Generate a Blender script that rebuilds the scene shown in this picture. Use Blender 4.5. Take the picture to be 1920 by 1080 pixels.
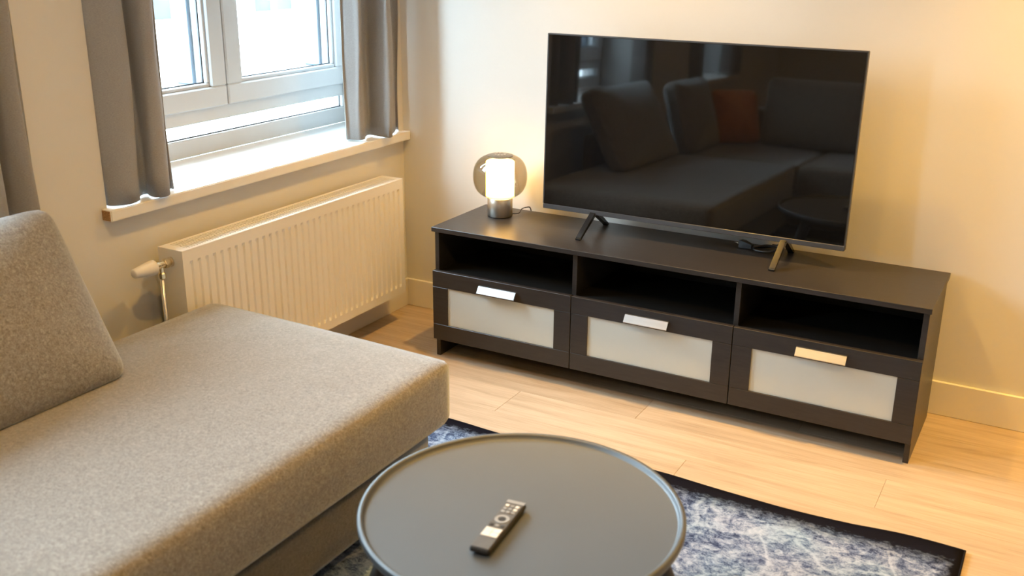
import bpy, bmesh, math, random
from mathutils import Vector, Matrix
random.seed(7)
for o in list(bpy.data.objects): bpy.data.objects.remove(o)
sc = bpy.context.scene
C = sc.collection
# ------------------------------------------------------------------ camera
F_PX = 1913.3; CAM = Vector((2.0968, -3.5376, 1.5756)); YAW, PITCH, ROLL = -0.50808, 0.33095, 0.008135
fw = Vector((math.sin(YAW)*math.cos(PITCH), math.cos(YAW)*math.cos(PITCH), -math.sin(PITCH)))
sd = Vector((math.cos(YAW), -math.sin(YAW), 0)); up = sd.cross(fw)
s2 = sd*math.cos(ROLL)+up*math.sin(ROLL); u2 = -sd*math.sin(ROLL)+up*math.cos(ROLL)
cd = bpy.data.cameras.new('camera'); cam = bpy.data.objects.new('camera', cd); C.objects.link(cam)
cam.matrix_world = Matrix(((s2.x, u2.x, -fw.x, CAM.x), (s2.y, u2.y, -fw.y, CAM.y), (s2.z, u2.z, -fw.z, CAM.z), (0, 0, 0, 1)))
cd.sensor_width = 36; cd.sensor_fit = 'HORIZONTAL'; cd.lens = F_PX/1920*36
cd.clip_start = 0.05; cd.clip_end = 200
cd.dof.use_dof = True; cd.dof.focus_distance = 3.65; cd.dof.aperture_fstop = 3.2
sc.camera = cam
# ------------------------------------------------------------------ world, exposure
WORLD_STRENGTH = 34.0
SPOT_W = 190.0
WARM = (1.0, 0.545, 0.10)
w = bpy.data.worlds.new('overcast_sky'); sc.world = w; w.use_nodes = True
bg = w.node_tree.nodes['Background']; bg.inputs[0].default_value = (0.70, 0.90, 1.07, 1); bg.inputs[1].default_value = WORLD_STRENGTH
sc.view_settings.view_transform = 'Standard'; sc.view_settings.look = 'None'
sc.view_settings.exposure = 0.14; sc.view_settings.gamma = 1.0; sc.view_settings.use_curve_mapping = False
sc.cycles.use_denoising = True
sc.cycles.max_bounces = 10; sc.cycles.diffuse_bounces = 4; sc.cycles.glossy_bounces = 4; sc.cycles.transmission_bounces = 6
sc.cycles.transparent_max_bounces = 12; sc.cycles.caustics_reflective = False; sc.cycles.caustics_refractive = False
sc.cycles.sample_clamp_indirect = 6.0

# room planes: window wall X = XW, television wall Y = YB
XW, YB, XR, YR, ZC = -0.44, 0.045, 5.4, -6.4, 2.6
XF = -0.78        # room face of the window frames, deep in the thick outer wall
XO = -0.92        # outer face of that wall

# ------------------------------------------------------------------ materials
M = {}
def mat(name, col=(.8, .8, .8), rough=.5, metal=0., spec=.5, **kw):
    m = bpy.data.materials.new(name); m.use_nodes = True; M[name] = m
    b = m.node_tree.nodes['Principled BSDF']
    b.inputs['Base Color'].default_value = (*col, 1); b.inputs['Roughness'].default_value = rough
    b.inputs['Metallic'].default_value = metal; b.inputs['Specular IOR Level'].default_value = spec
    for k, v in kw.items(): b.inputs[k.replace('_', ' ')].default_value = v
    return m, m.node_tree, b
def nd(nt, t, **kw):
    n = nt.nodes.new(t)
    for k, v in kw.items():
        if k.startswith('i_'):
            key = k[2:].replace('_', ' ')
            n.inputs[key].default_value = v
        else: setattr(n, k, v)
    return n
def noise(nt, scale, detail=3, rough=.5, vec=None, dist=0.):
    n = nd(nt, 'ShaderNodeTexNoise'); n.inputs['Scale'].default_value = scale; n.inputs['Detail'].default_value = detail
    n.inputs['Roughness'].default_value = rough; n.inputs['Distortion'].default_value = dist
    if vec is not None: nt.links.new(vec, n.inputs['Vector'])
    return n
def ramp(nt, fac, stops, interp='LINEAR'):
    r = nd(nt, 'ShaderNodeValToRGB'); r.color_ramp.interpolation = interp
    e = r.color_ramp.elements
    while len(e) < len(stops): e.new(.5)
    for i, (p, c) in enumerate(stops): e[i].position = p; e[i].color = (*c, 1)
    nt.links.new(fac, r.inputs[0]); return r
def coords(nt, scale=(1, 1, 1), out='Object', rot=(0, 0, 0), loc=(0, 0, 0)):
    t = nd(nt, 'ShaderNodeTexCoord'); m = nd(nt, 'ShaderNodeMapping')
    m.inputs['Scale'].default_value = scale; m.inputs['Rotation'].default_value = rot; m.inputs['Location'].default_value = loc
    nt.links.new(t.outputs[out], m.inputs[0]); return m.outputs[0]
def bump(nt, b, h, strength=.2, dist=.002):
    n = nd(nt, 'ShaderNodeBump'); n.inputs['Strength'].default_value = strength; n.inputs['Distance'].default_value = dist
    nt.links.new(h, n.inputs['Height']); nt.links.new(n.outputs[0], b.inputs['Normal'])
def noisy(name, c1, c2, scale, rough, bscale=None, bstr=.1, bdist=.001, stretch=(1, 1, 1), **kw):
    m, nt, b = mat(name, c1, rough, **kw)
    v = coords(nt, stretch); n = noise(nt, scale, 4, .6, v)
    r = ramp(nt, n.outputs['Fac'], [(.3, c1), (.7, c2)]); nt.links.new(r.outputs[0], b.inputs['Base Color'])
    if bscale:
        n2 = noise(nt, bscale, 3, .5, v); bump(nt, b, n2.outputs['Fac'], bstr, bdist)
    return m
noisy('wall_paint', (.73, .725, .70), (.75, .745, .72), 3, .75, 160, .05, .0006, spec=.25)
noisy('ceiling_paint', (.86, .85, .82), (.87, .86, .83), 3, .85, 160, .05, .0006)
noisy('white_trim', (.82, .80, .75), (.84, .82, .77), 5, .4, 60, .03, .0004)
noisy('white_upvc', (.64, .66, .67), (.66, .68, .69), 4, .3, 60, .02, .0003)
noisy('sill_white', (.84, .84, .82), (.88, .88, .86), 6, .35, 90, .03, .0004)
noisy('chipboard', (.20, .10, .035), (.50, .30, .13), 260, .9, 300, .5, .002)
noisy('frame_outside', (.10, .13, .16), (.13, .16, .19), 6, .5)
noisy('radiator_enamel', (.84, .83, .80), (.85, .84, .81), 4, .32, 90, .02, .0003)
noisy('valve_white', (.80, .78, .74), (.82, .80, .76), 20, .4)
noisy('brass', (.78, .66, .42), (.86, .76, .55), 60, .25, metal=1.)
noisy('chrome_pipe', (.62, .60, .57), (.7, .68, .65), 40, .22, metal=1.)
noisy('steel_brushed', (.66, .61, .54), (.84, .79, .72), 40, .34, 300, .08, .0004, (1, 1, .03), metal=1.)
noisy('aluminium', (.42, .42, .43), (.48, .48, .49), 60, .38, 300, .05, .0003, (.05, 1, 1), metal=1.)
noisy('black_plastic', (.012, .012, .013), (.016, .016, .017), 30, .35)
noisy('black_gloss', (.010, .010, .011), (.014, .014, .015), 30, .16)
noisy('tv_chin', (.05, .053, .062), (.06, .063, .072), 30, .35)
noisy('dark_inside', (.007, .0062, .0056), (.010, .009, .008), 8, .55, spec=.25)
noisy('keypad_grey', (.10, .10, .10), (.12, .12, .12), 40, .35)
noisy('button_white', (.80, .78, .74), (.84, .82, .78), 40, .4)
noisy('button_dark', (.025, .025, .026), (.03, .03, .031), 40, .4)
noisy('button_grey', (.30, .31, .32), (.34, .35, .36), 40, .4)
noisy('table_black', (.026, .031, .037), (.032, .037, .043), 4, .53, 500, .06, .0004, spec=1., Specular_Tint=(.86, .95, 1., 1), Coat_Weight=.6, Coat_Roughness=.5, Coat_IOR=1.6)
noisy('facade', (.78, .78, .76), (.86, .86, .84), .6, .85)
noisy('facade_frame', (.70, .71, .71), (.75, .76, .76), 2, .6)
noisy('facade_glass', (.028, .030, .031), (.046, .048, .049), 1.2, .6, spec=.05)
noisy('street', (.30, .30, .30), (.36, .36, .35), 1, .9)
noisy('orange_velvet', (.50, .16, .03), (.62, .22, .05), 30, .8, Sheen_Weight=.5)
noisy('throw_white', (.62, .60, .58), (.75, .73, .70), 60, .9, 200, .4, .004)
noisy('door_paint', (.74, .72, .68), (.77, .75, .71), 4, .45)
noisy('leg_black', (.02, .018, .016), (.03, .027, .024), 20, .4)
# black-brown foil of the bench, faint grain along its length
m, nt, b = mat('bench_foil', (.035, .03, .027), .33, spec=.5)
v = coords(nt, (1.2, 14, 14)); n = noise(nt, 9, 6, .65, v, .3)
r = ramp(nt, n.outputs['Fac'], [(.25, (.019, .0165, .015)), (.75, (.036, .031, .028))]); nt.links.new(r.outputs[0], b.inputs['Base Color'])
bump(nt, b, n.outputs['Fac'], .12, .0006)
rr = nd(nt, 'ShaderNodeMapRange'); rr.inputs['To Min'].default_value = .28; rr.inputs['To Max'].default_value = .42
nt.links.new(n.outputs['Fac'], rr.inputs[0]); nt.links.new(rr.outputs[0], b.inputs['Roughness'])
# frosted white drawer glass
noisy('frosted_glass', (.56, .60, .58), (.59, .63, .61), 3, .16, spec=.5)
# television screen
noisy('tv_screen', (.004, .004, .0045), (.005, .005, .0055), 3, .035, spec=.62)
# curtain cloth
m, nt, b = mat('curtain_cloth', (.23, .215, .205), .85, spec=.2, Sheen_Weight=.3)
v = coords(nt, (220, 220, 700)); n = noise(nt, 1, 2, .5, v)
r = ramp(nt, n.outputs['Fac'], [(.3, (.33, .325, .32)), (.7, (.44, .43, .42))]); nt.links.new(r.outputs[0], b.inputs['Base Color'])
bump(nt, b, n.outputs['Fac'], .15, .001)
tl_ = nd(nt, 'ShaderNodeBsdfTranslucent'); tl_.inputs[0].default_value = (.30, .29, .28, 1)
mx_ = nd(nt, 'ShaderNodeMixShader'); mx_.inputs[0].default_value = .20
nt.links.new(b.outputs[0], mx_.inputs[1]); nt.links.new(tl_.outputs[0], mx_.inputs[2]); nt.links.new(mx_.outputs[0], nt.nodes['Material Output'].inputs[0])
# melange sofa cloth
def melange(name, a, c, d):
    m, nt, b = mat(name, a, .95, spec=.15, Sheen_Weight=1.)
    b.inputs['Sheen Roughness'].default_value = .42; b.inputs['Sheen Tint'].default_value = (.90, .97, 1., 1)
    v = coords(nt); n1 = noise(nt, 130, 5, .7, v, .8); n2 = noise(nt, 480, 3, .7, v); n3 = noise(nt, 5, 2, .5, v)
    mx = nd(nt, 'ShaderNodeMath', operation='ADD'); nt.links.new(n1.outputs['Fac'], mx.inputs[0]); nt.links.new(n2.outputs['Fac'], mx.inputs[1])
    hf = nd(nt, 'ShaderNodeMath', operation='MULTIPLY'); hf.inputs[1].default_value = .5; nt.links.new(mx.outputs[0], hf.inputs[0])
    r = ramp(nt, hf.outputs[0], [(.36, a), (.5, c), (.64, d)]); nt.links.new(r.outputs[0], b.inputs['Base Color'])
    ad = nd(nt, 'ShaderNodeMath', operation='MULTIPLY_ADD'); ad.inputs[1].default_value = 3.0
    nt.links.new(n3.outputs['Fac'], ad.inputs[0]); nt.links.new(hf.outputs[0], ad.inputs[2])
    bump(nt, b, ad.outputs[0], .5, .004)
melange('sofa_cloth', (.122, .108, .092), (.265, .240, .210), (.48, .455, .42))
melange('sofa_cloth_shaded', (.05, .042, .034), (.10, .086, .07), (.18, .16, .135))  # darker copy for the base: shade below the seat put into the colour
# oak planks: colour shifts per plank
m, nt, b = mat('oak_plank', (.6, .42, .26), .42, spec=.4)
oi = nd(nt, 'ShaderNodeObjectInfo')
t = nd(nt, 'ShaderNodeTexCoord'); cb = nd(nt, 'ShaderNodeCombineXYZ')
mu = nd(nt, 'ShaderNodeMath', operation='MULTIPLY'); mu.inputs[1].default_value = 37.; nt.links.new(oi.outputs['Random'], mu.inputs[0])
nt.links.new(mu.outputs[0], cb.inputs['Z']); nt.links.new(mu.outputs[0], cb.inputs['X'])
ad = nd(nt, 'ShaderNodeVectorMath', operation='ADD'); nt.links.new(t.outputs['Object'], ad.inputs[0]); nt.links.new(cb.outputs[0], ad.inputs[1])
mp = nd(nt, 'ShaderNodeMapping'); mp.inputs['Scale'].default_value = (.7, 9, 1); nt.links.new(ad.outputs[0], mp.inputs[0])
n1 = noise(nt, 3.2, 6, .62, mp.outputs[0], .5)
mp2 = nd(nt, 'ShaderNodeMapping'); mp2.inputs['Scale'].default_value = (2.5, 60, 1); nt.links.new(ad.outputs[0], mp2.inputs[0])
n2 = noise(nt, 3, 4, .6, mp2.outputs[0])
r = ramp(nt, n1.outputs['Fac'], [(.22, (.38, .29, .20)), (.42, (.52, .415, .305)), (.62, (.60, .49, .375)), (.85, (.66, .545, .42))])
r2 = ramp(nt, n2.outputs['Fac'], [(.35, (.88, .86, .84)), (.6, (1, 1, 1))])
hs = nd(nt, 'ShaderNodeMix', data_type='RGBA', blend_type='MULTIPLY'); hs.inputs[0].default_value = .8
nt.links.new(r.outputs[0], hs.inputs[6]); nt.links.new(r2.outputs[0], hs.inputs[7])
rp = ramp(nt, oi.outputs['Random'], [(0., (.86, .84, .82)), (1., (1.04, 1.03, 1.02))])
hs2 = nd(nt, 'ShaderNodeMix', data_type='RGBA', blend_type='MULTIPLY'); hs2.inputs[0].default_value = 1.
nt.links.new(hs.outputs[2], hs2.inputs[6]); nt.links.new(rp.outputs[0], hs2.inputs[7]); nt.links.new(hs2.outputs[2], b.inputs['Base Color'])
bump(nt, b, n2.outputs['Fac'], .08, .0006)
noisy('subfloor', (.10, .07, .045), (.12, .085, .055), 4, .9)
# rug: faded blue-grey print
m, nt, b = mat('rug_print', (.3, .35, .45), .95, spec=.0)
v = coords(nt)
wv = noise(nt, 3.5, 3, .5, v)
vv = nd(nt, 'ShaderNodeVectorMath', operation='MULTIPLY_ADD'); vv.inputs[1].default_value = (.35, .35, 0); nt.links.new(wv.outputs['Color'], vv.inputs[0]); nt.links.new(v, vv.inputs[2])
n1 = noise(nt, 9, 6, .7, vv.outputs[0], 1.2)
mp = nd(nt, 'ShaderNodeMapping'); mp.inputs['Scale'].default_value = (30, 42, 1); nt.links.new(v, mp.inputs[0])
n2 = noise(nt, 1.3, 5, .75, mp.outputs[0], .6)
n4 = noise(nt, 260, 2, .6, v)
vo = nd(nt, 'ShaderNodeTexVoronoi', feature='DISTANCE_TO_EDGE'); vo.inputs['Scale'].default_value = 5.; nt.links.new(vv.outputs[0], vo.inputs['Vector'])
def mth(op, a, bb, **k):
    n = nd(nt, 'ShaderNodeMath', operation=op)
    for i, x in enumerate((a, bb)):
        if isinstance(x, (int, float)): n.inputs[i].default_value = x
        else: nt.links.new(x, n.inputs[i])
    return n.outputs[0]
s = mth('ADD', mth('MULTIPLY', n1.outputs['Fac'], .55), mth('MULTIPLY', n2.outputs['Fac'], .62))
s = mth('ADD', s, mth('MULTIPLY', n4.outputs['Fac'], .22))
ve = ramp(nt, vo.outputs['Distance'], [(0., (.10, .10, .10)), (.05, (0, 0, 0))])
s = mth('ADD', s, ve.outputs[0])
s = mth('SUBTRACT', s, .20)
r = ramp(nt, s, [(.26, (.012, .018, .048)), (.39, (.045, .07, .145)), (.47, (.15, .215, .35)), (.57, (.32, .42, .58)), (.75, (.46, .56, .69))])
hu = noise(nt, 6, 2, .5, v)
rh = ramp(nt, hu.outputs['Fac'], [(.35, (.86, .92, 1.)), (.65, (1., .93, 1.))])
hx = nd(nt, 'ShaderNodeMix', data_type='RGBA', blend_type='MULTIPLY'); hx.inputs[0].default_value = 1.
nt.links.new(r.outputs[0], hx.inputs[6]); nt.links.new(rh.outputs[0], hx.inputs[7])
# woven border by distance to the rug's own edge (object origin at rug centre, half size 0.95 x 1.05)
sx = nd(nt, 'ShaderNodeSeparateXYZ'); nt.links.new(v, sx.inputs[0])
dx = mth('SUBTRACT', .95, mth('ABSOLUTE', sx.outputs[0], 0)); dy = mth('SUBTRACT', 1.05, mth('ABSOLUTE', sx.outputs[1], 0))
d = mth('MINIMUM', mth('MULTIPLY', dx, 1.9), dy)
d = mth('ADD', d, mth('MULTIPLY', mth('SUBTRACT', n2.outputs['Fac'], .5), .09))
rb = ramp(nt, d, [(.042, (0, 0, 0)), (.115, (1, 1, 1))])
mxb = nd(nt, 'ShaderNodeMix', data_type='RGBA'); nt.links.new(rb.outputs[0], mxb.inputs[0]); mxb.inputs[6].default_value = (.010, .010, .016, 1)
nt.links.new(hx.outputs[2], mxb.inputs[7]); nt.links.new(mxb.outputs[2], b.inputs['Base Color'])
bump(nt, b, n4.outputs['Fac'], .3, .002)
noisy('rug_binding', (.008, .008, .012), (.013, .013, .018), 120, .9, 400, .3, .002, spec=.1)
# clear panes and smoked glass: transparent with a Fresnel reflection, so lamp light and daylight pass through
def pane(name, tint, rough=0., ior=1.45):
    m = bpy.data.materials.new(name); m.use_nodes = True; M[name] = m; nt = m.node_tree; nt.nodes.remove(nt.nodes['Principled BSDF'])
    tr = nd(nt, 'ShaderNodeBsdfTransparent'); tr.inputs[0].default_value = (*tint, 1)
    gl = nd(nt, 'ShaderNodeBsdfGlossy'); gl.inputs['Roughness'].default_value = rough
    lw = nd(nt, 'ShaderNodeLayerWeight'); pw = nd(nt, 'ShaderNodeMath', operation='POWER'); pw.inputs[1].default_value = 5.
    nt.links.new(lw.outputs['Facing'], pw.inputs[0]); f0 = ((ior-1)/(ior+1))**2
    fr = nd(nt, 'ShaderNodeMath', operation='MULTIPLY_ADD'); fr.inputs[1].default_value = 1-f0; fr.inputs[2].default_value = f0; nt.links.new(pw.outputs[0], fr.inputs[0])
    mx = nd(nt, 'ShaderNodeMixShader'); nt.links.new(fr.outputs[0], mx.inputs[0]); nt.links.new(tr.outputs[0], mx.inputs[1]); nt.links.new(gl.outputs[0], mx.inputs[2])
    nt.links.new(mx.outputs[0], nt.nodes['Material Output'].inputs[0])
pane('window_glass', (.97, .985, .98))
pane('smoked_glass', (.79, .76, .69), .02, 1.5)
noisy('lamp_cap', (.30, .265, .21), (.36, .32, .26), 60, .32, metal=1.)
def glow(name, col, s):
    m = bpy.data.materials.new(name); m.use_nodes = True; M[name] = m; b = m.node_tree.nodes['Principled BSDF']
    b.inputs['Base Color'].default_value = (.9, .88, .84, 1); b.inputs['Emission Color'].default_value = (*col, 1); b.inputs['Emission Strength'].default_value = s
glow('opal_diffuser', (1., .58, .17), 14.0)
glow('bulb', WARM, 25.)

# ------------------------------------------------------------------ mesh helpers
def finish(bm, name, m, parent=None, smooth=False, loc=None):
    me = bpy.data.meshes.new(name); bmesh.ops.recalc_face_normals(bm, faces=bm.faces); bm.to_mesh(me); bm.free()
    me.materials.append(M[m])
    if smooth: me.polygons.foreach_set('use_smooth', [True]*len(me.polygons))
    o = bpy.data.objects.new(name, me); C.objects.link(o)
    if parent is not None: o.parent = parent
    if loc is not None: o.location = loc
    return o
def box(bm, lo, hi, bev=0., seg=1):
    g = bmesh.ops.create_cube(bm, size=1.)
    vs = g['verts']
    for v in vs: v.co = Vector([lo[i] if v.co[i] < 0 else hi[i] for i in range(3)])
    if bev:
        es = list({e for v in vs for e in v.link_edges})
        bmesh.ops.bevel(bm, geom=es, offset=bev, segments=seg, profile=.5, affect='EDGES')
def boxo(name, lo, hi, m, parent=None, bev=0., seg=1, smooth=False):
    bm = bmesh.new(); box(bm, lo, hi, bev, seg); return finish(bm, name, m, parent, smooth)
def prism(bm, pts, z0, z1, axis=2):
    def P(a, b, c): return (a, b, c) if axis == 2 else ((c, a, b) if axis == 0 else (a, c, b))
    lo = [bm.verts.new(P(a, b, z0)) for a, b in pts]; hi = [bm.verts.new(P(a, b, z1)) for a, b in pts]
    n = len(pts); bm.faces.new(lo); bm.faces.new(hi[::-1])
    for i in range(n): bm.faces.new((lo[i], lo[(i+1) % n], hi[(i+1) % n], hi[i]))
def lathe(bm, prof, c=(0, 0, 0), n=48, axis='z', close=False):
    rings = []
    for r, h in prof:
        ring = []
        for k in range(n):
            a = 2*math.pi*k/n; x, y = r*math.cos(a), r*math.sin(a)
            p = (x, y, h) if axis == 'z' else ((h, x, y) if axis == 'x' else (x, h, y))
            ring.append(bm.verts.new((p[0]+c[0], p[1]+c[1], p[2]+c[2])))
        rings.append(ring)
    pairs = list(zip(rings, rings[1:])) + ([(rings[-1], rings[0])] if close else [])
    for A, B in pairs:
        for k in range(n): bm.faces.new((A[k], A[(k+1) % n], B[(k+1) % n], B[k]))
    if not close:
        bm.faces.new(rings[0][::-1]); bm.faces.new(rings[-1])
def spline(pts, n=8, closed=False):
    P = [Vector(p) for p in pts]; out = []
    for i in range(len(P)-1):
        p0 = P[max(i-1, 0)]; p1 = P[i]; p2 = P[i+1]; p3 = P[min(i+2, len(P)-1)]
        for k in range(n):
            t = k/n
            out.append(.5*((2*p1)+(p2-p0)*t+(2*p0-5*p1+4*p2-p3)*t*t+(3*p1-p0-3*p2+p3)*t**3))
    out.append(P[-1]); return out
def tube(bm, pts, r, n=10):
    pts = [Vector(p) for p in pts]; rings = []
    prev = None
    for i, p in enumerate(pts):
        t = (pts[min(i+1, len(pts)-1)]-pts[max(i-1, 0)]).normalized()
        a = prev - t*prev.dot(t) if prev is not None else t.orthogonal()
        a.normalize(); prev = a; b = t.cross(a)
        rr = r[i] if isinstance(r, (list, tuple)) else r
        rings.append([bm.verts.new(p+a*rr*math.cos(2*math.pi*k/n)+b*rr*math.sin(2*math.pi*k/n)) for k in range(n)])
    for A, B in zip(rings, rings[1:]):
        for k in range(n): bm.faces.new((A[k], A[(k+1) % n], B[(k+1) % n], B[k]))
    bm.faces.new(rings[0][::-1]); bm.faces.new(rings[-1])
def bar(bm, a, b, w0, d0, w1=None, d1=None, side=Vector((1, 0, 0))):
    a, b = Vector(a), Vector(b); t = (b-a).normalized(); s = (side-t*side.dot(t)).normalized(); q = t.cross(s)
    w1 = w0 if w1 is None else w1; d1 = d0 if d1 is None else d1
    A = [bm.verts.new(a+s*x*w0/2+q*y*d0/2) for x, y in ((-1, -1), (1, -1), (1, 1), (-1, 1))]
    B = [bm.verts.new(b+s*x*w1/2+q*y*d1/2) for x, y in ((-1, -1), (1, -1), (1, 1), (-1, 1))]
    bm.faces.new(A[::-1]); bm.faces.new(B)
    for k in range(4): bm.faces.new((A[k], A[(k+1) % 4], B[(k+1) % 4], B[k]))
def pillowbox(half, r, cuts=22, bulge=(0, 0, 0), pinch=0., fn=None):
    """rounded upholstery block: half sizes, edge radius, outward bulge of the faces; pinch thins z towards the rim"""
    bm = bmesh.new(); bmesh.ops.create_cube(bm, size=2.)
    bmesh.ops.subdivide_edges(bm, edges=bm.edges[:], cuts=cuts, use_grid_fill=True)
    for v in bm.verts:
        q = Vector(v.co)
        # concentrate rows near the rim
        q = Vector([math.copysign(abs(c)**.8, c) for c in q])
        p = Vector([q[i]*half[i] for i in range(3)])
        core = Vector([max(-half[i]+r, min(half[i]-r, p[i])) for i in range(3)])
        d = p-core
        if d.length > 1e-9: p = core+d.normalized()*r if max(abs(q.x), abs(q.y), abs(q.z)) > .999 else p
        e = Vector([p[i]/half[i] for i in range(3)])
        fx = (1-e.y**2)*(1-e.z**2); fy = (1-e.x**2)*(1-e.z**2); fz = (1-e.x**2)*(1-e.y**2)
        p += Vector((bulge[0]*fx*e.x, bulge[1]*fy*e.y, bulge[2]*fz*e.z))
        if pinch:
            k = max(abs(e.x), abs(e.y))**3
            p.z *= 1-pinch*k
        if fn: p = fn(p, e)
        v.co = p
    return bm
def tag(o, label=None, cat=None, group=None, kind=None):
    for k, v in (('label', label), ('category', cat), ('group', group), ('kind', kind)):
        if v: o[k] = v
    return o
def empty(name, loc=(0, 0, 0), label=None, cat=None, group=None, kind=None):
    o = bpy.data.objects.new(name, None); o.location = loc; o.empty_display_size = .1; C.objects.link(o)
    return tag(o, label, cat, group, kind)
def S(o, label=None): return tag(o, label, kind='structure')

# ------------------------------------------------------------------ room shell
# opening of each window at the room plane (y0, y1) and at the frame plane
WINS = [(-1.512, 0.010, -1.512, 0.125), (-3.16, -1.742, -3.16, -1.742), (-5.05, -3.93, -5.05, -3.93)]
ZS, ZL = 0.754, 2.32        # parapet top under the sill, lintel
bm = bmesh.new()
box(bm, (XO, YR-.2, -.1), (XW, .45, ZS)); box(bm, (XO, YR-.2, ZL), (XW, .45, ZC+.1))
prism(bm, [(XW, .010), (XF-.02, .125), (XO, .125), (XO, .45), (XW, .45)], ZS, ZL)
box(bm, (XO, -1.742, ZS), (XW, -1.512, ZL)); box(bm, (XO, -3.93, ZS), (XW, -3.16, ZL)); box(bm, (XO, YR-.2, ZS), (XW, -5.05, ZL))
S(finish(bm, 'wall_left', 'wall_paint'), 'warm white plastered window wall')
S(boxo('wall_back', (XW, YB, -.1), (XR+.2, YB+.2, ZC+.1), 'wall_paint'), 'warm white plastered wall behind the television')
S(boxo('wall_right', (XR, YR-.2, -.1), (XR+.2, YB, ZC+.1), 'wall_paint'), 'warm white plastered right wall')
S(boxo('wall_rear', (XW, YR-.2, -.1), (XR, YR, ZC+.1), 'wall_paint'), 'warm white plastered rear wall')
S(boxo('ceiling', (XW, YR, ZC), (XR, YB, ZC+.1), 'ceiling_paint'), 'flat white ceiling')
fl = S(boxo('floor', (XW, YR, -.1), (XR, YB, -.012), 'subfloor'), 'light oak plank floor')
PW = .192; PL = 1.29; y = YB; row = 0
offs = [.0, .55, .95, .3, .75, .15]
while y > YR+.01:
    y0 = max(y-PW, YR); x = XW-offs[row % 6]*PL
    while x < XR:
        a, b_ = max(x, XW), min(x+PL, XR)
        if b_-a > .03:
            bm = bmesh.new(); cx, cy = (a+b_)/2, (y+y0)/2
            box(bm, (a-cx+.0003, y0-cy+.0003, -.012), (b_-cx-.0003, y-cy-.0003, 0), .0006)
            finish(bm, 'plank', 'oak_plank', fl, loc=(cx, cy, 0))
        x += PL
    y = y0; row += 1
def baseboard(name, lo, hi):
    bm = bmesh.new(); box(bm, lo, hi, .002); return S(finish(bm, name, 'white_trim'))
baseboard('baseboard_back', (XW+.013, YB-.013, 0), (XR, YB, .124))
baseboard('baseboard_left', (XW, YR, 0), (XW+.013, YB, .124))
baseboard('baseboard_right', (XR-.013, YR, 0), (XR, YB-.013, .124))
baseboard('baseboard_rear', (XW+.013, YR, 0), (XR-.013, YR+.013, .124))

# ------------------------------------------------------------------ windows
def frame_rect(bm, x0, x1, ya, yb, za, zb, wl, wr, wb, wt, bev=.004):
    box(bm, (x0, ya, za), (x1, yb, za+wb), bev); box(bm, (x0, ya, zb-wt), (x1, yb, zb), bev)
    box(bm, (x0, ya, za+wb), (x1, ya+wl, zb-wt), bev); box(bm, (x0, yb-wr, za+wb), (x1, yb, zb-wt), bev)
def window(n, a, b, ym, label):
    W = S(empty('window_%d' % n, (XF, (a+b)/2, ZS)), label); W.location = (0, 0, 0)
    x1 = XF; x0 = XF-.075; zt = ZL
    # fixed frame: sill rail, low light, transom, head, jambs
    bm = bmesh.new()
    box(bm, (x0, a, .79), (x1, b, .858), .004)            # bottom rail
    box(bm, (x0, a, .909), (x1, b, .974), .004)           # transom
    box(bm, (x0, a, zt-.06), (x1, b, zt), .004)           # head
    box(bm, (x0, a, .858), (x1, a+.055, zt-.06), .004); box(bm, (x0, b-.055, .858), (x1, b, zt-.06), .004)
    finish(bm, 'window_frame', 'white_upvc', W)
    bm = bmesh.new(); frame_rect(bm, x1-.022, x1-.016, a+.053, b-.053, .856, .911, .005, .005, .006, .003, 0); finish(bm, 'low_gasket', 'black_plastic', W)
    boxo('low_pane', (x0+.035, a+.055, .858), (x0+.041, b-.055, .909), 'window_glass', W)
    for (ya, yb, ml) in ((a+.03, ym-.003, 0), (ym+.003, b-.03, 1)):
        bm = bmesh.new(); xs1 = XF+.018
        zb, ztp = .962, zt-.04
        wl = wr = .078
        frame_rect(bm, x0+.005, xs1, ya, yb, zb, ztp, wl, wr, .075, .075, .005)
        sa = finish(bm, 'sash', 'white_upvc', W)
        # glazing bead, a thin step inside the rails
        bm = bmesh.new(); frame_rect(bm, xs1-.030, xs1-.012, ya+wl-.002, yb-wr+.002, zb+.073, ztp-.073, .017, .017, .017, .017, .004)
        finish(bm, 'glazing_bead', 'white_upvc', sa)
        bm = bmesh.new(); frame_rect(bm, x0-.075, x0+.012, ya+wl-.02, yb-wr+.02, zb+.045, ztp-.055, .034, .034, .034, .034, .003)
        finish(bm, 'outer_gasket', 'frame_outside', sa)
        bm = bmesh.new(); frame_rect(bm, xs1-.034, xs1-.027, ya+wl+.012, yb-wr-.012, zb+.087, ztp-.087, .007, .007, .007, .007, 0)
        finish(bm, 'gasket', 'black_plastic', sa)
        boxo('pane', (xs1-.040, ya+wl-.004, zb+.07), (xs1-.034, yb-wr+.004, ztp-.07), 'window_glass', sa)
    return W
w1 = window(1, WINS[0][2], WINS[0][3], -.640, 'white framed window with two sashes and a low fixed light, nearest the television wall')
w2 = window(2, WINS[1][2], WINS[1][3], -2.45, 'white framed window beside the sofa')
w3 = window(3, WINS[2][2], WINS[2][3], -4.49, 'white framed window in the rear corner')
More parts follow.
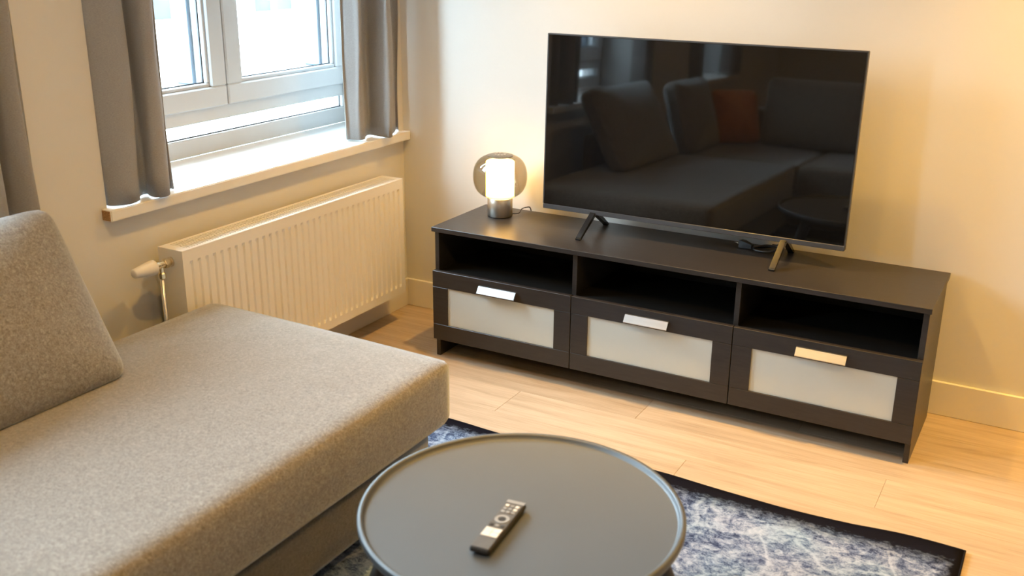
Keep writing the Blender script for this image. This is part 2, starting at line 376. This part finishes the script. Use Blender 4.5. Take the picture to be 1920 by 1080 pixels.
# sills
bm = bmesh.new()
prism(bm, [(-.40, -1.532), (-.40, .043), (XW-.002, .043), (XW-.002, .008), (XF-.002, .12), (XF-.002, -1.511), (XW+.001, -1.511), (XW+.001, -1.532)], ZS, .79)
bmesh.ops.bevel(bm, geom=[e for e in bm.edges if abs(e.verts[0].co.x+.40) < 1e-4 and abs(e.verts[1].co.x+.40) < 1e-4], offset=.003, segments=2, affect='EDGES')
sl = finish(bm, 'window_sill', 'sill_white', w1)
eg = boxo('end_grain', (XW+.003, -1.5345, ZS+.003), (-.404, -1.532, .787), 'chipboard', sl); tag(eg, 'raw brown chipboard end of the sill')
for W_, (a, b, _, _) in ((w2, WINS[1]), (w3, WINS[2])):
    bm = bmesh.new(); box(bm, (XF-.002, a+.001, ZS), (XW, b-.001, .79)); box(bm, (XW, a-.02, ZS), (-.40, b+.02, .79), .003); finish(bm, 'window_sill', 'sill_white', W_)

# rear door, only met as a reflection
d1 = S(empty('door_1', (0, 0, 0)), 'pale panelled door in the rear wall')
bm = bmesh.new(); box(bm, (1.55, YR, 0), (2.40, YR+.02, 2.06), .003); finish(bm, 'door_leaf', 'door_paint', d1)
bm = bmesh.new(); box(bm, (1.47, YR, 0), (1.55, YR+.03, 2.14), .003); box(bm, (2.40, YR, 0), (2.48, YR+.03, 2.14), .003); box(bm, (1.55, YR, 2.06), (2.40, YR+.03, 2.14), .003); finish(bm, 'door_frame', 'white_trim', d1)
bm = bmesh.new(); tube(bm, [(1.62, YR+.02, 1.03), (1.62, YR+.065, 1.03)], .01); tube(bm, [(1.62, YR+.06, 1.03), (1.74, YR+.06, 1.03)], .009); finish(bm, 'door_handle', 'aluminium', d1, True)

# ------------------------------------------------------------------ television bench
B = empty('tv_bench', (0, 0, 0), 'long black-brown television bench with three frosted glass drawers', 'tv bench')
boxo('top', (0, -.41, .512), (1.8, 0, .53), 'bench_foil', B, .0012)
for x in (.006, 1.776): boxo('side_panel', (x, -.394, 0), (x+.018, -.003, .512), 'bench_foil', B, .001)
for x in (.591, 1.191): boxo('divider', (x, -.388, .074), (x+.018, -.012, .512), 'bench_foil', B, .001)
for a, b in ((.024, .591), (.609, 1.191), (1.209, 1.776)):
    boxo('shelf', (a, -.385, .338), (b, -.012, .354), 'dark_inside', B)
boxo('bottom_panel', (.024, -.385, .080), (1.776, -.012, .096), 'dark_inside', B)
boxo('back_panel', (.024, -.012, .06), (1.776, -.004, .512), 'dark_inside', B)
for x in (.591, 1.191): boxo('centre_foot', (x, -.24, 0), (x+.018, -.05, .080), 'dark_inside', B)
for a, b in ((.005, .5985), (.6015, 1.1985), (1.2015, 1.795)):
    y0, y1, z0, z1 = -.414, -.394, .076, .358; st = .066; rl = .064
    bm = bmesh.new()
    box(bm, (a, y0, z1-rl), (b, y1, z1), .001); box(bm, (a, y0, z0), (b, y1, z0+rl), .001)
    box(bm, (a, y0, z0+rl+.0006), (a+st, y1, z1-rl-.0006), .001); box(bm, (b-st, y0, z0+rl+.0006), (b, y1, z1-rl-.0006), .001)
    dr = finish(bm, 'drawer', 'bench_foil', B)
    boxo('glass_panel', (a+st-.004, y0+.006, z0+rl-.004), (b-st+.004, y0+.011, z1-rl+.004), 'frosted_glass', dr)
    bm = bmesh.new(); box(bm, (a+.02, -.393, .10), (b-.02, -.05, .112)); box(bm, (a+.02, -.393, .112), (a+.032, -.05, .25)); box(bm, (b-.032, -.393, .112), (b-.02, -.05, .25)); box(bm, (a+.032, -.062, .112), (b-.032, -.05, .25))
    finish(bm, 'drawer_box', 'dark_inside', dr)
    c = (a+b)/2-.005
    bm = bmesh.new(); prism(bm, [(y0+.001, .333), (y0-.008, .333), (y0-.024, .309), (y0-.022, .306), (y0-.006, .326), (y0+.001, .326)], c-.08, c+.08, axis=0)
    finish(bm, 'handle', 'aluminium', dr)

# ------------------------------------------------------------------ television (tilted back a little on its feet)
T = empty('television', (0, 0, 0), 'large flat black television on splayed feet on the bench', 'television')
TX0, TX1, TZ0, TZ1, TY = .352, 1.480, .597, 1.247, -.160
tl = math.radians(1.5)
def tilt(o):
    for v in o.data.vertices:
        p = v.co; dz = p.z-TZ0; dy = p.y-TY
        v.co = Vector((p.x, TY+dy*math.cos(tl)+dz*math.sin(tl), TZ0-dy*math.sin(tl)+dz*math.cos(tl)))
    return o
tilt(boxo('housing', (TX0, TY-.005, TZ0), (TX1, TY+.022, TZ1), 'black_plastic', T, .003, 2))
tilt(boxo('rear_cover', (TX0+.09, TY+.020, TZ0+.02), (TX1-.09, TY+.065, TZ0+.42), 'black_plastic', T, .012, 3))
tilt(boxo('screen', (TX0+.004, TY-.0075, TZ0+.020), (TX1-.004, TY-.0045, TZ1-.004), 'tv_screen', T, .0008))
tilt(boxo('chin', (TX0+.001, TY-.0085, TZ0+.001), (TX1-.001, TY-.0045, TZ0+.0185), 'tv_chin', T, .001))
bm = bmesh.new()
box(bm, (TX0-.001, TY-.006, TZ0+.02), (TX0+.003, TY+.01, TZ1)); box(bm, (TX1-.003, TY-.006, TZ0+.02), (TX1+.001, TY+.01, TZ1)); box(bm, (TX0, TY-.006, TZ1-.003), (TX1, TY+.01, TZ1+.001))
tilt(finish(bm, 'bezel', 'tv_chin', T))
for x in (.562, 1.277):
    bm = bmesh.new()
    bar(bm, (x, TY+.004, TZ0+.008), (x, -.285, .535), .020, .016, .020, .010)
    bar(bm, (x, TY+.012, TZ0+.008), (x, -.042, .535), .020, .016, .020, .010)
    box(bm, (x-.011, -.293, .5302), (x+.011, -.277, .5385), .002); box(bm, (x-.011, -.050, .5302), (x+.011, -.034, .5385), .002)
    finish(bm, 'foot', 'black_gloss', T)
# loose cable and plug by the right-hand foot
K = empty('power_cable', (0, 0, 0), 'tangled black power cable with plug beside the television foot', 'cable')
bm = bmesh.new(); tube(bm, spline([(1.15, -.085, .540), (1.19, -.05, .545), (1.24, -.075, .55), (1.22, -.105, .540), (1.17, -.10, .536), (1.15, -.06, .536), (1.19, -.035, .536), (1.235, -.04, .55), (1.24, -.012, .54), (1.20, -.004, .536)], 8), .0042, 8)
finish(bm, 'cord', 'black_plastic', K, True)
bm = bmesh.new(); bar(bm, (1.15, -.085, .5435), (1.115, -.07, .5435), .014, .013, .026, .022, Vector((0, 0, 1))); bar(bm, (1.115, -.07, .5435), (1.100, -.0636, .5435), .026, .022, .026, .022, Vector((0, 0, 1)))
pg = finish(bm, 'plug', 'black_plastic', K)
for s in (-.006, .006):
    bm = bmesh.new(); tube(bm, [(1.101+s*.4, -.064+s, .5435), (1.083+s*.4, -.0563+s, .5435)], .0022, 8); finish(bm, 'pin', 'chrome_pipe', pg, True)

# ------------------------------------------------------------------ table lamp
LX, LY = .142, -.130
L = empty('table_lamp', (LX, LY, .53), 'lit globe table lamp with smoked glass and steel base on the bench', 'lamp')
bm = bmesh.new(); lathe(bm, [(.046, .0008), (.0495, .003), (.0495, .074), (.047, .0765)], n=56); finish(bm, 'base', 'steel_brushed', L, True)
bm = bmesh.new(); lathe(bm, [(.0485, 0.0002), (.0485, .0012)], n=40); finish(bm, 'felt_ring', 'black_plastic', L)
prof = []
for i in range(33):     # squat superellipse globe, open at the top, resting on the base
    a = -math.pi/2+.42+(math.pi-.72)*i/32
    prof.append((.107*abs(math.cos(a))**.62, .160+.086*math.copysign(abs(math.sin(a))**.92, math.sin(a))))
prof = [(.044, .0770)] + prof
outer = list(prof); inner = [(max(r-.0022, .002), h) for r, h in prof][::-1]
bm = bmesh.new(); lathe(bm, outer+inner, n=64, close=True); finish(bm, 'glass_globe', 'smoked_glass', L, True)
bm = bmesh.new(); lathe(bm, [(.052, .0785), (.0560, .082), (.0560, .218), (.052, .2215), (.010, .2215)], n=48); finish(bm, 'diffuser', 'opal_diffuser', L, True)
topr, topz = prof[-1]
bm = bmesh.new(); lathe(bm, [(topr+.001, topz-.003), (topr+.001, topz+.001), (topr-.012, topz+.004), (.012, topz+.0045)], n=48); cp = finish(bm, 'top_cap', 'lamp_cap', L)
for k in range(9):
    a = 2*math.pi*k/9
    bm = bmesh.new(); lathe(bm, [(.0045, topz+.0042), (.0045, topz+.0058)], (.020*math.cos(a), .020*math.sin(a), 0), 10); finish(bm, 'vent_stud', 'steel_brushed', cp)
bm = bmesh.new(); tube(bm, spline([(.047, .020, .010), (.058, .050, .007), (.050, .090, .014), (.060, .120, .016), (.066, .131, .010), (.068, .138, -.02), (.068, .141, -.10)], 8), .0023, 8); finish(bm, 'cord', 'black_plastic', L, True)

# ------------------------------------------------------------------ radiator
R = empty('radiator', (0, 0, 0), 'cream ribbed panel radiator under the window', 'radiator')
RX0, RX1, RY0, RY1, RZ0, RZ1 = -.405, -.300, -1.365, -.166, .140, .634
pitch = (RY1-RY0)/36
def panel(name, xf, dirn):
    bm = bmesh.new(); ys = [RY0+.0005]
    prof = [0.]
    for k in range(35):
        c = RY0+pitch*(k+1)
        for dy, dp in ((-.0085, 0), (-.0045, 1), (.0045, 1), (.0085, 0)): ys.append(c+dy); prof.append(dp)
    ys.append(RY1-.0005); prof.append(0)
    zs = [(RZ0+.001, 0), (RZ0+.034, 0), (RZ0+.046, 1), (RZ1-.050, 1), (RZ1-.038, 0), (RZ1-.012, 0), (RZ1-.002, 0)]
    G = [[bm.verts.new((xf-dirn*.0065*p*q, y, z)) for y, p in zip(ys, prof)] for z, q in zs]
    for A, Bq in zip(G, G[1:]):
        for i in range(len(ys)-1): bm.faces.new((A[i], A[i+1], Bq[i+1], Bq[i]))
    # give the sheet a back so it is a real plate
    ret = bmesh.ops.extrude_face_region(bm, geom=bm.faces[:])
    for v in [g for g in ret['geom'] if isinstance(g, bmesh.types.BMVert)]: v.co.x -= dirn*.012
    return finish(bm, name, 'radiator_enamel', R)
panel('front_panel', RX1, 1); panel('rear_panel', RX0, -1)
for y0, y1 in ((RY0-.0015, RY0), (RY1, RY1+.0015)): boxo('side_cover', (RX0-.001, y0, RZ0+.004), (RX1+.001, y1, RZ1+.001), 'radiator_enamel', R)
bm = bmesh.new()
box(bm, (RX0, RY0, RZ1-.004), (RX0+.012, RY1, RZ1+.0015), .001); box(bm, (RX1-.014, RY0, RZ1-.004), (RX1+.0005, RY1, RZ1+.0015), .001)
box(bm, (RX0+.012, RY0, RZ1-.004), (RX1-.014, RY0+.035, RZ1+.0015), .001); box(bm, (RX0+.012, RY1-.035, RZ1-.004), (RX1-.014, RY1, RZ1+.0015), .001)
box(bm, ((RX0+RX1)/2-.002, RY0+.035, RZ1-.004), ((RX0+RX1)/2+.002, RY1-.035, RZ1+.001))
gr = finish(bm, 'top_grille', 'radiator_enamel', R)
bm = bmesh.new(); y = RY0+.040
while y < RY1-.038: box(bm, (RX0+.012, y, RZ1-.010), (RX1-.014, y+.0072, RZ1)); y += .0115  # slat spacing
tag(finish(bm, 'grille_slats', 'radiator_enamel', gr), kind='stuff')
bm = bmesh.new(); y = RY0+.02
while y < RY1-.02: box(bm, (RX0+.02, y, RZ0+.03), (RX1-.02, y+.0012, RZ1-.03)); y += .026
tag(finish(bm, 'convector_fins', 'radiator_enamel', R), kind='stuff')
for y in (-1.15, -.38): boxo('wall_bracket', (XW+.001, y-.015, .20), (RX0-.011, y+.015, .58), 'radiator_enamel', R)
vx, vz = -.352, .594
bm = bmesh.new(); lathe(bm, [(.0165, -.004), (.0165, .000)], (vx, RY0-.0018, vz), 24, 'y'); finish(bm, 'collar', 'steel_brushed', R)
bm = bmesh.new(); lathe(bm, [(.014, -.030), (.0155, -.028), (.0155, -.014), (.011, -.012), (.011, -.003)], (vx, RY0-.002, vz), 6, 'y'); vb = finish(bm, 'valve_body', 'brass', R)
bm = bmesh.new(); lathe(bm, [(.009, -.052), (.0105, -.048), (.0105, -.026)], (vx, RY0-.002, vz), 20, 'y'); lathe(bm, [(.009, vz-.045), (.012, vz-.043), (.012, vz-.028), (.008, vz-.024), (.008, vz)], (vx, RY0-.042, 0), 8); finish(bm, 'valve_elbow', 'brass', vb)
bm = bmesh.new(); lathe(bm, [(.0125, -.070), (.0145, -.067), (.0145, -.054), (.011, -.050)], (vx, RY0-.002, vz), 16, 'y'); finish(bm, 'lock_ring', 'brass', vb)
bm = bmesh.new(); lathe(bm, [(.011, -.150), (.0145, -.147), (.0175, -.125), (.0215, -.100), (.0235, -.080), (.0235, -.070), (.021, -.067)], (vx, RY0-.002, vz), 28, 'y'); tag(finish(bm, 'thermostat_head', 'valve_white', R, True), 'white tapered thermostat head')
bm = bmesh.new(); tube(bm, [(vx, RY0-.044, vz-.04), (vx, RY0-.044, .0)], .0075, 14); finish(bm, 'pipe', 'chrome_pipe', R, True)

# ------------------------------------------------------------------ curtains
def curtain(pts, zb, label, group='grey curtains at the windows', z1=2.30, seed=0, topk=.9):
    rng = random.Random(seed)
    P = spline([(x, y, 0) for x, y in pts], 7); n = len(P); rows = 26
    cx = sum(p.x for p in P)/n; cy = sum(p.y for p in P)/n
    bm = bmesh.new(); G = []
    ph = [rng.uniform(0, 6.28) for _ in range(3)]
    for j in range(rows+1):
        t = j/rows; z = zb+(z1-zb)*t
        row = []
        for i, p in enumerate(P):
            k = 1-(1-topk)*max(0, (t-.55)/.45)
            wob = .004*math.sin(7*t+ph[0]+i*.13)+.003*math.sin(13*t+ph[1]-i*.2)
            hang = 0.
            row.append(bm.verts.new((cx+(p.x-cx)*k+wob, cy+(p.y-cy)*(1-(1-k)*.2)+wob*.5, z+abs(hang))))
        G.append(row)
    for A, Bq in zip(G, G[1:]):
        for i in range(n-1): bm.faces.new((A[i], A[i+1], Bq[i+1], Bq[i]))
    o = finish(bm, 'curtain', 'curtain_cloth', None, True)
    md = o.modifiers.new('cloth thickness', 'SOLIDIFY'); md.thickness = .0025; md.offset = 0
    return tag(o, label, 'curtain', group)
def folds(base, ud, dd, scale, drift, width, pts):
    """plan line of a curtain: each point is a run along the window and a fold depth"""
    out = []
    for p, d in pts:
        u = p/scale; d = d+drift*p/width
        out.append((base[0]+u*ud[0]+d*dd[0], base[1]+u*ud[1]+d*dd[1]))
    return out
curtain(folds((-.44, -1.508), (.65, .76), (-.76, .65), 580, .12, 110, [(-12, .10), (-8, .05), (0, 0), (22, -.035), (45, -.045), (57, -.02), (54, .03), (58, .055), (66, .045), (73, .01), (86, -.035), (100, -.045), (107, -.02), (104, .03), (108, .055), (113, .045), (112, .08)]),
        .796, 'taupe grey curtain at the left end of the sill above the radiator valve', seed=1)
curtain(folds((-.45, -.337), (.803, .597), (-.597, .803), 453, .20, 97, [(7, .095), (1, .075), (0, .055), (5, .05), (12, .03), (21, .005), (29, -.018), (33, -.005), (32, .04), (37, .07), (46, .055), (58, .005), (72, -.055), (81, -.085), (86, -.07), (84, -.015), (86, .03), (89, .065), (93, .074), (97, .066), (99, .056)]),
        .798, 'pale grey curtain at the right end of the sill beside the television wall', seed=2)
curtain([(-.47, -1.748), (-.43, -1.752), (-.405, -1.775), (-.44, -1.81), (-.50, -1.815), (-.47, -1.85), (-.40, -1.87), (-.385, -1.915), (-.45, -1.94), (-.50, -1.95), (-.46, -1.985), (-.40, -2.0), (-.42, -2.04), (-.49, -2.06)],
        .796, 'grey curtain behind the sofa cushion at the left picture edge', seed=3)
def wavy(y0, y1, n, seed):
    rng = random.Random(seed); out = []
    for i in range(n+1):
        t = i/n; out.append((-.45+(.055 if i % 2 else -.045)+rng.uniform(-.01, .01), y0+(y1-y0)*t+rng.uniform(-.008, .008)))
    return out
curtain(wavy(-2.98, -3.14, 7, 4), .796, 'grey curtain at the far end of the sofa window, seen in the screen', seed=4)
curtain(wavy(-3.95, -4.12, 7, 5), .796, 'grey curtain right of the rear corner window, seen in the screen', seed=5)
curtain(wavy(-4.80, -5.03, 9, 6), .796, 'grey curtain left of the rear corner window, seen in the screen', seed=6)

# ------------------------------------------------------------------ sofa
SO = empty('corner_sofa', (0, 0, 0), 'grey-brown melange corner sofa with open chaise end', 'sofa')
def block(name, lo, hi, r, parent, bulge=(0, 0, 0), cuts=20, m='sofa_cloth'):
    half = [(hi[i]-lo[i])/2 for i in range(3)]; c = [(hi[i]+lo[i])/2 for i in range(3)]
    bm = pillowbox(half, r, cuts, bulge); return finish(bm, name, m, parent, True, c)
bm = pillowbox((.4725, .7775, .101), .032, 30, (.010, .030, .010), fn=lambda p, e: Vector((p.x, p.y+(.030*(1-e.x)/2 if e.y > 0 else 0)*e.y, p.z)))
finish(bm, 'seat_cushion', 'sofa_cloth', SO, True, (.1875, -2.0725, .350))
block('seat_cushion', (-.255, -3.72, .245), (.660, -2.86, .445), .035, SO, (.01, 0, .008), 14)
block('seat_cushion', (.665, -3.72, .245), (1.62, -2.86, .445), .035, SO, (.01, .01, .008), 14)
block('base', (-.250, -3.74, .070), (.622, -1.365, .247), .012, SO, (0, 0, 0), 8, 'sofa_cloth_shaded')
block('base', (.630, -3.74, .070), (1.62, -2.90, .247), .012, SO, (0, 0, 0), 8, 'sofa_cloth_shaded')
block('backrest', (-.345, -3.95, .10), (-.258, -1.98, .63), .03, SO, (0, 0, 0), 10)
block('backrest', (-.250, -3.95, .10), (1.62, -3.745, .66), .03, SO, (0, .005, 0), 10)
for x, y in ((-.20, -1.45), (.575, -1.45), (-.20, -2.9), (.575, -2.75), (1.55, -3.03), (1.55, -3.68), (.6, -3.68)):
    bm = bmesh.new(); bar(bm, (x, y, .072), (x, y, .0005 if x < .05 or y < -2.9 else .0100), .05, .05, .035, .035); finish(bm, 'leg', 'leg_black', SO)

def cushion(name, w, h, d, loc, rot, label, m='sofa_cloth', pinch=.45, group=None, cat='cushion', r=.05, bulge=.03):
    bm = pillowbox((w/2, h/2, d/2), r, 22, (0, 0, bulge), pinch)
    o = finish(bm, name, m, None, True); o.location = loc; o.rotation_euler = rot
    return tag(o, label, cat, group)
# back cushions: local x = width, local y = height, local z = thickness (front)
def back_cushion(cx, cy, cz, facing, lean, w, h, d, label, m='sofa_cloth', name='back_cushion', pinch=.45, roll=0.):
    # facing: angle of the front normal in plan
    Rm = Matrix.Rotation(facing, 4, 'Z') @ Matrix.Rotation(math.pi/2, 4, 'Z') @ Matrix.Rotation(math.pi/2-lean, 4, 'X') @ Matrix.Rotation(roll, 4, 'Z')
    o = cushion(name, w, h, d, (0, 0, 0), (0, 0, 0), label, m, pinch, 'loose cushions on the sofa')
    X = Matrix.Translation((cx, cy, cz)) @ Rm
    for v in o.data.vertices:           # soft filling settles flat on the seat
        p = X @ v.co; k = .4625-p.z
        if k > 0: p.z = .4625+.0002*k; p += Vector((math.cos(facing), math.sin(facing), 0))*k*.15
        if facing == 0 and p.z < .64: p.x = max(p.x, -.2565+.0005*p.z)
        v.co = p-Vector((cx, cy, .4615))
    o.location = (cx, cy, .4615)
    return o
back_cushion(-.165, -2.265, .660, 0, .50, .85, .50, .17, 'large grey-brown back cushion on the chaise at the left picture edge')
back_cushion(-.060, -3.00, .665, 0, .30, .56, .46, .17, 'grey-brown back cushion on the sofa under the window, seen in the screen')
back_cushion(.60, -3.60, .665, math.pi/2, .26, .72, .46, .17, 'grey-brown back cushion along the rear of the sofa, seen in the screen')
back_cushion(1.31, -3.60, .665, math.pi/2, .26, .66, .46, .17, 'grey-brown back cushion at the far end of the sofa, seen in the screen')
back_cushion(.085, -3.435, .635, math.radians(50), .38, .33, .36, .12, 'small orange cushion in the sofa corner, seen in the screen', 'orange_velvet', 'scatter_cushion', .6, 0.)

# ------------------------------------------------------------------ rug
RC = (1.063, -1.915)
bm = bmesh.new(); nx, ny = 64, 40
def rz(x, y):
    e = math.exp(-((y-1.05)/.10)**2)
    return .0072+e*(.004*math.sin(x*9.)+.003*math.sin(x*17+1))*.5+.001*math.sin(x*5+y*3)
def ry(x, y): 
    return y+max(0, (y-.9)/.15)*(.010*math.sin(x*7.5+1.2)+.014*(x/.95) if y > .9 else 0)
grid = []
for j in range(ny+1):
    row = []
    for i in range(nx+1):
        x = -.95+1.9*i/nx; y = -1.05+2.1*j/ny
        row.append(bm.verts.new((x, ry(x, y), max(.0062, rz(x, y)))))
    grid.append(row)
for A, Bq in zip(grid, grid[1:]):
    for i in range(nx): bm.faces.new((A[i], A[i+1], Bq[i+1], Bq[i]))
ret = bmesh.ops.extrude_face_region(bm, geom=bm.faces[:])
for v in [g for g in ret['geom'] if isinstance(g, bmesh.types.BMVert)]: v.co.z = .0004
rug = finish(bm, 'area_rug', 'rug_print', None, True, (RC[0], RC[1], 0)); tag(rug, 'faded blue-grey patterned rug with a black border on the floor', 'rug')
edge = [(-.95+1.9*i/nx, 1.05) for i in range(nx+1)] + [(.95, 1.05-2.1*j/ny) for j in range(1, ny+1)]
bm = bmesh.new(); tube(bm, [(x, ry(x, y), max(.0062, rz(x, y))-.0022) for x, y in edge], .0034, 8); finish(bm, 'binding', 'rug_binding', rug, True)

# ------------------------------------------------------------------ coffee table and remote
TCX, TCY, TZT, TR = 1.185, -1.851, .420, .350
CT = empty('coffee_table', (TCX, TCY, 0), 'round black tray-topped coffee table on the rug', 'table')
bm = bmesh.new()
lathe(bm, [(.02, .395), (TR-.012, .395), (TR-.003, .399), (TR, .405), (TR, .4165), (TR-.0015, .4195), (TR-.006, .4205), (TR-.0105, .4195), (TR-.0125, .4165), (TR-.0150, .4105), (TR-.019, .4090), (.02, .4085)], n=128)
finish(bm, 'tray_top', 'table_black', CT, True)
LEGA = [math.radians(a) for a in (38, 128, 218, 308)]
for a in LEGA:
    bm = bmesh.new(); ca, sa = math.cos(a), math.sin(a)
    p = [(.262*ca, .262*sa, .397), (.315*ca, .315*sa, .26), (.372*ca, .372*sa, .12), (.418*ca, .418*sa, .0150)]
    tube(bm, p, [.021, .0195, .017, .014], 16); finish(bm, 'leg', 'leg_black', CT, True)
bm = bmesh.new(); lathe(bm, [(.26, .372), (.28, .372), (.28, .3955), (.26, .3955)], n=64, close=True); finish(bm, 'apron_ring', 'leg_black', CT, True)
# remote
za = .4092
RM = empty('remote_control', (1.180, -1.940, za), 'slim black remote control lying on the coffee table', 'remote')
ang = math.atan2(.205, -.022)-math.pi/2
RM.rotation_euler = (0, 0, ang)
bm = bmesh.new(); box(bm, (-.0225, -.098, 0), (.0225, .100, .016), .006, 3)
for v in bm.verts:
    if v.co.z < .004: v.co.x *= .82; v.co.y *= .97
finish(bm, 'body', 'black_plastic', RM)
boxo('faceplate', (-.0195, -.094, .0158), (.0195, .084, .0166), 'keypad_grey', RM, .0003)
boxo('cap', (-.0205, .086, .0155), (.0205, .098, .0166), 'button_grey', RM, .0003)
def btn(x0, x1, y0, y1, m): boxo('button', (x0, y0, .0164), (x1, y1, .0182), m, RM, .0005)
for i in range(2):
    for j in range(2): btn(-.018+.0183*i, -.0003+.0183*i, -.052+.0165*j, -.0365+.0165*j, 'button_white')
btn(-.016, -.008, -.012, -.004, 'button_dark'); btn(.008, .016, -.012, -.004, 'button_dark'); btn(-.004, .004, -.012, -.004, 'button_grey')
bm = bmesh.new(); lathe(bm, [(.009, .0164), (.016, .0164), (.016, .0182), (.009, .0182)], (0, .018, 0), 24, close=True); finish(bm, 'button', 'button_grey', RM)
bm = bmesh.new(); lathe(bm, [(.0068, .0164), (.0068, .0184)], (0, .018, 0), 20); finish(bm, 'button', 'button_dark', RM)
for j in range(3):
    for i in range(3): btn(-.0155+.0115*i, -.0075+.0115*i, .044+.0125*j, .052+.0125*j, 'button_white' if (i, j) in ((0, 2), (2, 2), (2, 1)) else 'button_grey')

# ------------------------------------------------------------------ ceiling spots (each with its own light)
def ceiling_spot(x, y, label, power=1., cone=104):
    s = empty('ceiling_spot', (x, y, ZC), label, 'ceiling light', 'recessed ceiling spots')
    bm = bmesh.new(); lathe(bm, [(.030, -.001), (.046, -.001), (.046, -.006), (.034, -.010), (.030, -.008)], n=32, close=True); finish(bm, 'trim_ring', 'white_upvc', s, True)
    bm = bmesh.new(); lathe(bm, [(.029, -.0005), (.029, -.004)], n=24); finish(bm, 'lens', 'bulb', s)
    ld = bpy.data.lights.new('spot_light', 'SPOT'); ld.energy = SPOT_W*power; ld.color = WARM; ld.spot_size = math.radians(cone); ld.spot_blend = 1.; ld.shadow_soft_size = .028
    lo = bpy.data.objects.new('spot_light', ld); C.objects.link(lo); lo.parent = s; lo.location = (0, 0, -.014)
ceiling_spot(.70, -.56, 'recessed warm ceiling spot in front of the television', .70)
ceiling_spot(2.25, -.56, 'recessed warm ceiling spot right of the television', 1.25)
ceiling_spot(.75, -2.25, 'recessed warm ceiling spot between chaise and coffee table', .36, 165)
ceiling_spot(2.40, -2.25, 'recessed warm ceiling spot right of the coffee table', .35, 160)
ceiling_spot(.75, -4.60, 'recessed warm ceiling spot behind the rear sofa seat', .3, 150)
ceiling_spot(2.40, -4.60, 'recessed warm ceiling spot at the rear right of the room', .3, 150)

# ------------------------------------------------------------------ outside: house across the street
H = empty('opposite_building', (-9, 7, -6), 'overexposed white house across the street outside the window', 'building'); H.location = (0, 0, 0)
HX = -9.0
boxo('wall', (HX-4, -14, -6), (HX, 24, 3.2), 'facade', H)
boxo('roof_edge', (HX-4, -14, 3.2), (HX+.25, 24, 3.4), 'facade_frame', H)
for j, z in enumerate((-5.6, -2.95, .40)):
    for i in range(-6, 12):
        y = .45+i*1.95
        bm = bmesh.new(); frame_rect(bm, HX-.02, HX+.05, y, y+1.05, z, z+1.75, .08, .08, .08, .08, 0); box(bm, (HX-.02, y+.49, z+.08), (HX+.05, y+.56, z+1.67))
        f = finish(bm, 'window_surround', 'facade_frame', H)
        boxo('pane', (HX-.01, y+.08, z+.08), (HX+.012, y+.97, z+1.67), 'facade_glass', f)
        boxo('ledge', (HX-.01, y-.06, z-.08), (HX+.13, y+1.11, z), 'facade', f)
for z in (-.30, 2.75): boxo('string_course', (HX-.01, -14, z), (HX+.07, 24, z+.14), 'facade', H)
tag(boxo('street', (-40, -40, -6.2), (XO-.3, 40, -6), 'street'), 'grey street far below the windows', 'street', kind='structure')
# daylight portals: they emit nothing, they only guide the sampling of the sky through the openings
for a, b in ((WINS[0][2], WINS[0][3]), WINS[1][:2], WINS[2][:2]):
    ld = bpy.data.lights.new('sky_portal', 'AREA'); ld.shape = 'RECTANGLE'; ld.size = ZL-.79; ld.size_y = b-a; ld.cycles.is_portal = True
    lo = bpy.data.objects.new('sky_portal', ld); C.objects.link(lo); lo.location = (XO-.01, (a+b)/2, (ZL+.79)/2); lo.rotation_euler = (0, -math.pi/2, 0)
